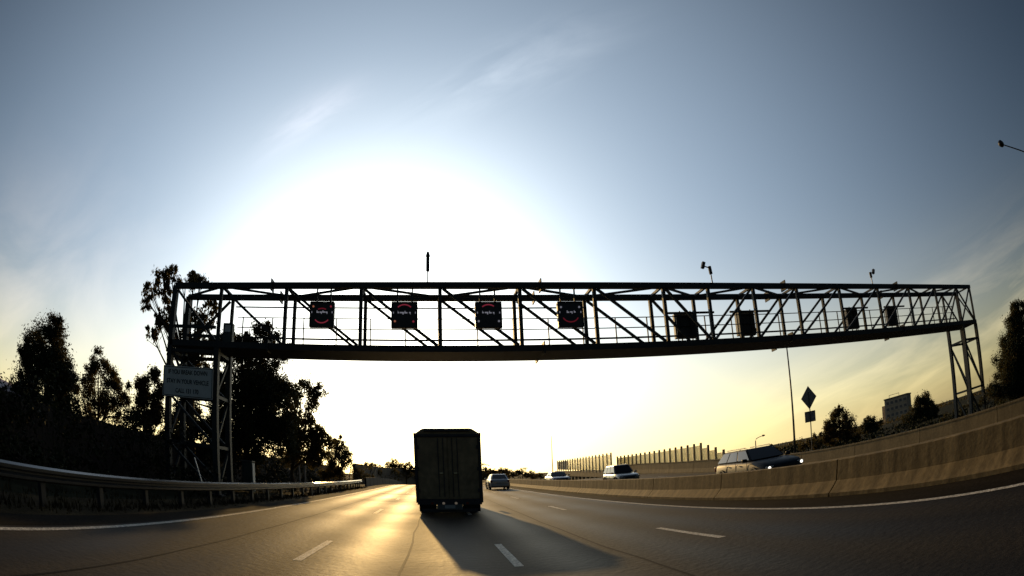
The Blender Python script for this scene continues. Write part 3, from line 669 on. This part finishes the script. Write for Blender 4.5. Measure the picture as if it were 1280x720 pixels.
# trees far off over the crest
G = 'distant trees over the crest'
fl = [(450, 590, 10, 9, 88, 'leaf_c'), (470, 588, 9, 7, 130, 'leaf_c'), (490, 579, 9, 6, 150, 'leaf_a'), (506, 581, 8, 6, 150, 'leaf_a'), (518, 586, 8, 5, 150, 'leaf_a'),
      (607, 583, 5, 5, 120, 'leaf_b'), (616, 588, 6, 4, 180, 'leaf_c'), (628, 587, 6, 4, 200, 'leaf_c'), (641, 590, 7, 4, 200, 'leaf_c'), (652, 588, 6, 5, 190, 'leaf_b'), (664, 592, 6, 4, 190, 'leaf_c'), (674, 594, 6, 3, 230, 'leaf_c')]
names = ['at the end of the left wall nearest the small roadside tree', 'over the brown wall, left of the highest one there', 'highest one over the brown wall left of the truck', 'just right of the highest over the brown wall', 'touching the left side of the truck',
         'touching the right side of the truck', 'above the roof of the hatchback on its left', 'straight above the hatchback', 'just right of the hatchback', 'tallest one above the start of the median barrier', 'above the median barrier right of the tallest one there', 'lowest and rightmost one, left of the distant mast']
for i, (px, py, rx, ry, D, lf) in enumerate(fl):
    tree('distant_tree', 'hazy far tree '+names[i], [(px, py, rx*.8, ry*.8), (px-rx*.5, py+ry*.6, rx*.7, ry*.7), (px+rx*.5, py+ry*.5, rx*.7, ry*.7), (px, py+ry, rx, ry*.7)], D, px, 40+i, .45 if D > 120 else .3, 130, .1, lf, 'bark', .18, group=G, base_z=-2.5, limbs=False)
rnd = random.Random(77); mb = MB()
pb = empty('bare_branch_thicket', (-12.6, 92, 0), 0, 'pale bare branches tangled in front of the brown wall far left of the truck', 'shrub')
for i in range(26):
    y = rnd.uniform(-6, 40); x = rnd.uniform(-.6, 1.2); a = rnd.uniform(-.9, .9)
    MB().tube([(x, y, -1), (x+a*.6, y+rnd.uniform(-1, 1), 1.2), (x+a*1.4+rnd.uniform(-.5, .5), y+rnd.uniform(-2, 2), rnd.uniform(2.4, 3.8))], [.11, .08, .03], 5).build('branch', 'bark_pale', pb)


# ------------------------------------------------------------------ vehicles
def wheel(root, x, y, r, w, side):
    t = MB().disc((x, y, r), (1, 0, 0), r, w, 24).build('tyre', 'tyre', root, bevel=.02)
    h = MB().disc((x+side*(w/2+.004), y, r), (1, 0, 0), r*.62, .02, 18)
    h.disc((x+side*(w/2+.018), y, r), (1, 0, 0), r*.16, .02, 10)
    for k in range(5):
        a = 2*math.pi*k/5; h.bar((x+side*(w/2+.02), y, r), (x+side*(w/2+.02), y+math.cos(a)*r*.58, r+math.sin(a)*r*.58), .05, .02, up=(1, 0, 0))
    h.build('rim', 'rim', t)
def car(name, loc, rz, label, paint, kind='wagon', lit=False, group=None, scale=1.0):
    """front of the car points along -Y (toward the camera when rz = 0)"""
    Lh = 2.35; W_ = .89
    root = empty(name, loc, rz, label, 'car', group)
    # stations: y, half width, z low, z belt
    st = [(-2.35, .62, .38, .66), (-2.28, .76, .26, .76), (-2.05, .84, .22, .84), (-1.6, .88, .2, .91), (-1.0, .89, .2, .97), (0, .9, .2, .99), (1.2, .89, .2, 1.0), (1.9, .87, .22, 1.0), (2.25, .82, .26, .96), (2.35, .74, .36, .88)]
    mb = MB(); n = 10
    for (y, w, z0, z1) in st:
        zm = (z0+z1)/2
        mb.v += [(-w*.86, y, z0), (-w*.98, y, z0+.1), (-w, y, zm), (-w*.985, y, z1-.12), (-w*.9, y, z1), (w*.9, y, z1), (w*.985, y, z1-.12), (w, y, zm), (w*.98, y, z0+.1), (w*.86, y, z0)]
    for j in range(len(st)-1):
        for i in range(n): a = j*n+i; b = j*n+(i+1) % n; mb.f.append((a, b, b+n, a+n))
    mb.f += [tuple(range(n)), tuple(range((len(st)-1)*n, len(st)*n))[::-1]]
    body = mb.build('body', paint, root, True); body.modifiers.new('b', 'BEVEL').width = .03
    es = body.modifiers.new('e', 'EDGE_SPLIT'); es.split_angle = R(42)
    # greenhouse: y at belt, y at roof for windscreen and rear
    fy0, fy1 = -1.0, -.25
    ry1, ry0 = {'wagon': (1.75, 2.2), 'sedan': (.95, 1.55), 'hatch': (1.35, 2.15), 'suv': (1.85, 2.25)}[kind]
    zt = {'wagon': 1.45, 'sedan': 1.42, 'hatch': 1.47, 'suv': 1.66}[kind]; zb = .985
    wb, wt = .80, .60
    V = [(-wb, fy0, zb), (wb, fy0, zb), (wb, ry0, zb), (-wb, ry0, zb), (-wt, fy1, zt), (wt, fy1, zt), (wt, ry1, zt), (-wt, ry1, zt)]
    cb = MB().add(V, [(3, 2, 1, 0), (4, 5, 6, 7), (0, 1, 5, 4), (1, 2, 6, 5), (2, 3, 7, 6), (3, 0, 4, 7)]).build('roof', paint, root, bevel=.09)
    def quad(a, b, c_, d, nm, inset=(.08, .1), off=.012):
        a, b, c_, d = map(Vector, (a, b, c_, d)); nrm = (b-a).cross(d-a).normalized()
        cen = (a+b+c_+d)/4
        if nrm.dot(cen-Vector((0, .5, 1.1))) < 0: nrm = -nrm
        def P(u, v_): return (a.lerp(b, u)).lerp(d.lerp(c_, u), v_)+nrm*off
        u0, v0 = inset; q = [P(u0, v0), P(1-u0, v0), P(1-u0, 1-v0), P(u0, 1-v0)]
        MB().add(q+[x-nrm*.02 for x in q], [(0, 1, 2, 3), (7, 6, 5, 4), (0, 4, 5, 1), (1, 5, 6, 2), (2, 6, 7, 3), (3, 7, 4, 0)]).build(nm, 'glass', root)
    quad(V[0], V[1], V[5], V[4], 'windscreen', (.05, .06)); quad(V[3], V[2], V[6], V[7], 'rear_window', (.08, .14))
    for s_, (i0, i1, i2, i3) in ((1, (1, 2, 6, 5)), (-1, (0, 3, 7, 4))):
        A, B, C_, D_ = [Vector(V[i]) for i in (i0, i1, i2, i3)]
        cuts = [0, .36, .68, 1] if kind != 'sedan' else [0, .45, 1]
        for u0, u1 in zip(cuts, cuts[1:]): quad(A.lerp(B, u0), A.lerp(B, u1), D_.lerp(C_, u1), D_.lerp(C_, u0), 'side_window', (.05, .12))
        m_ = MB().box((s_*.98, -.85, 1.03), (.2, .12, .14)).build('wing_mirror', paint, root, bevel=.03)
        for y in (-1.42, 1.42): wheel(root, s_*.80, y, .32, .2, s_)
        hl = MB().box((s_*.66, -2.27, .66), (.30, .12, .13)).build('headlight', 'head_off', root, bevel=.02)
        if lit: MB().disc((s_*.70, -2.335, .66), (0, 1, 0), .055, .02, 12).build('bulb', 'head', hl)
        MB().box((s_*.74, 2.30, .80), (.2, .1, .2)).build('tail_light', 'tail', root, bevel=.02)
        for y0_ in (-.45, .55): MB().box((s_*.905, y0_+.2, .86), (.02, .16, .03)).build('door_handle', 'chrome', root)
    for s_ in (-1, 1):
        for y in (-1.42, 1.42):
            a = MB(); P = [(y+.40*math.cos(R(t_)), .33+.40*math.sin(R(t_))) for t_ in range(-10, 191, 20)]
            for (p0, q0), (p1, q1) in zip(P, P[1:]): a.bar((s_*.893, p0, q0), (s_*.893, p1, q1), .06, .09, up=(1, 0, 0))
            a.build('wheel_arch', 'dark_metal', root)
        for y, z0 in ((-.86, .3), (.12, .3), (1.02, .5)): MB().box((s_*.894, y, (z0+.95)/2), (.012, .016, .95-z0)).build('door_seam', 'dark_metal', root)
        MB().box((s_*.895, .1, .46), (.02, 2.2, .07)).build('side_trim', 'dark_metal', root)
        MB().box((s_*.86, .1, .25), (.1, 2.3, .12)).build('sill', 'dark_metal', root)
    MB().box((0, -2.345, .60), (.8, .05, .15)).build('grille', 'dark_metal', root)
    MB().box((0, -2.33, .34), (1.3, .12, .14)).build('front_bumper', 'dark_metal', root, bevel=.03)
    MB().box((0, 2.34, .42), (1.5, .12, .2)).build('rear_bumper', paint if kind == 'hatch' else 'dark_metal', root, bevel=.04)
    MB().box((0, -2.40, .42), (.37, .02, .12)).build('number_plate', 'plate', root); MB().box((0, 2.385, .66), (.37, .03, .12)).build('number_plate', 'plate', root)
    if kind in ('wagon', 'suv'):
        for s_ in (-1, 1): MB().bar((s_*.55, -.1, zt+.05), (s_*.55, 1.6, zt+.05), .04).build('roof_rail', 'chrome', root)
    root.scale = (scale,)*3
    return root
zz = lambda x, y: zr(x, y)+.01
car('hatchback', (5.66, 54.3, zz(5.6, 54)), R(180), 'pale silver hatchback driving away just right of the truck', 'white_car', 'hatch')
car('distant_car', (4.3, 74, zz(4, 74)), R(180), 'far dark car half hidden between the truck and the silver hatchback', 'red_car', 'suv')
car('station_wagon', (11.6, 18.9, zz(11.6, 19)+.0), R(-4), 'dark oncoming station wagon with both headlights lit behind the median barrier', 'dark_car', 'wagon', True)
car('silver_suv', (14.3, 44.5, zz(14.5, 44.5)), 0, 'silver and black oncoming off-roader behind the barrier, middle of three oncoming vehicles', 'silver_car', 'suv')
car('dark_sedan', (11.7, 56.5, zz(11.8, 56)), 0, 'farthest oncoming sedan, dark purple with pale side, near the distant mast', 'purple_car', 'sedan', False)
# box truck ahead
T = empty('box_truck', (.48, 21.0, 0), 0, 'dark boxy truck straight ahead seen from behind with cut upper corners', 'truck')
hw = 1.19
MB().prism([(-hw, .42), (hw, .42), (hw, 2.98), (hw-.32, 3.20), (-(hw-.32), 3.20), (-hw, 2.98)], .05, 6.2).build('cargo_box', 'truck', T, bevel=.07)
fr = MB()
for sx in (-1, 1): fr.box((sx*(hw-.05), .02, 1.68), (.1, .08, 2.5))
fr.box((0, .02, 2.93), (2*hw-.2, .08, .1)); fr.box((0, .02, .5), (2*hw-.2, .08, .14)); fr.build('door_frame', 'truck_frame', T, bevel=.01)
MB().bar((-(hw-.38), .0, 3.12), (hw-.38, .0, 3.12), .07).build('top_rail', 'truck_frame', T)
for sx in (-1, 1):
    d_ = MB().box((sx*.55, .03, 1.72), (1.05, .04, 2.28)).build('rear_door', 'truck', T, bevel=.01)
    for k in (.16, .34): MB().tube([(sx*k, -.01, .66), (sx*k, -.01, 2.85)], .016, 6).build('lock_bar', 'truck_frame', d_)
    MB().box((sx*.25, -.02, 1.55), (.12, .03, .05)).build('door_handle', 'chrome', d_)
    for z in (.9, 1.7, 2.5): MB().box((sx*1.07, -.015, z), (.09, .03, .12)).build('hinge', 'truck_frame', d_)
    MB().box((sx*1.16, .0, 2.96), (.07, .06, .12)).build('marker_lamp', 'tail', T)
    for k in (.22, .62): MB().disc((sx*k, -.04, .42), (0, 1, 0), .05, .04, 12).build('tail_lamp', 'lamp_dim' if k == .22 else 'tail', T)
    MB().box((sx*.78, .14, .34), (.62, .03, .5)).build('mudflap', 'tyre', T)
    for y in (1.2, 2.4, 6.9):
        x = sx*.93; t_ = MB().disc((x, y, .46), (1, 0, 0), .46, .3, 24).build('tyre', 'tyre', T, bevel=.03)
        MB().disc((x+sx*.155, y, .46), (1, 0, 0), .25, .02, 16).build('rim', 'rim', t_)
MB().box((0, .0, .42), (2*hw-.1, .1, .12)).build('light_bar', 'truck_frame', T)
MB().box((0, .08, .14), (2.0, .1, .12)).build('underrun_bar', 'truck_frame', T)
MB().box((0, -.06, .28), (.9, .02, .2)).build('rear_plate_panel', 'grey_box', T); MB().box((0, -.075, .29), (.37, .012, .12)).build('number_plate', 'plate', T)
MB().box((0, 3.4, .34), (.8, 6.2, .2)).build('chassis', 'truck_frame', T)
MB().box((0, 7.3, 1.5), (2.2, 1.7, 2.1)).build('cab', 'truck', T, bevel=.1)
for sx in (-1, 1):
    mm = MB(); mm.bar((sx*1.1, 7.9, 2.0), (sx*1.32, 7.95, 2.0), .03); mm.box((sx*1.36, 7.95, 1.8), (.16, .08, .4)); mm.build('wing_mirror', 'truck_frame', T)
MB().box((0, 8.17, 1.95), (1.9, .03, .8)).build('windscreen', 'glass', T)
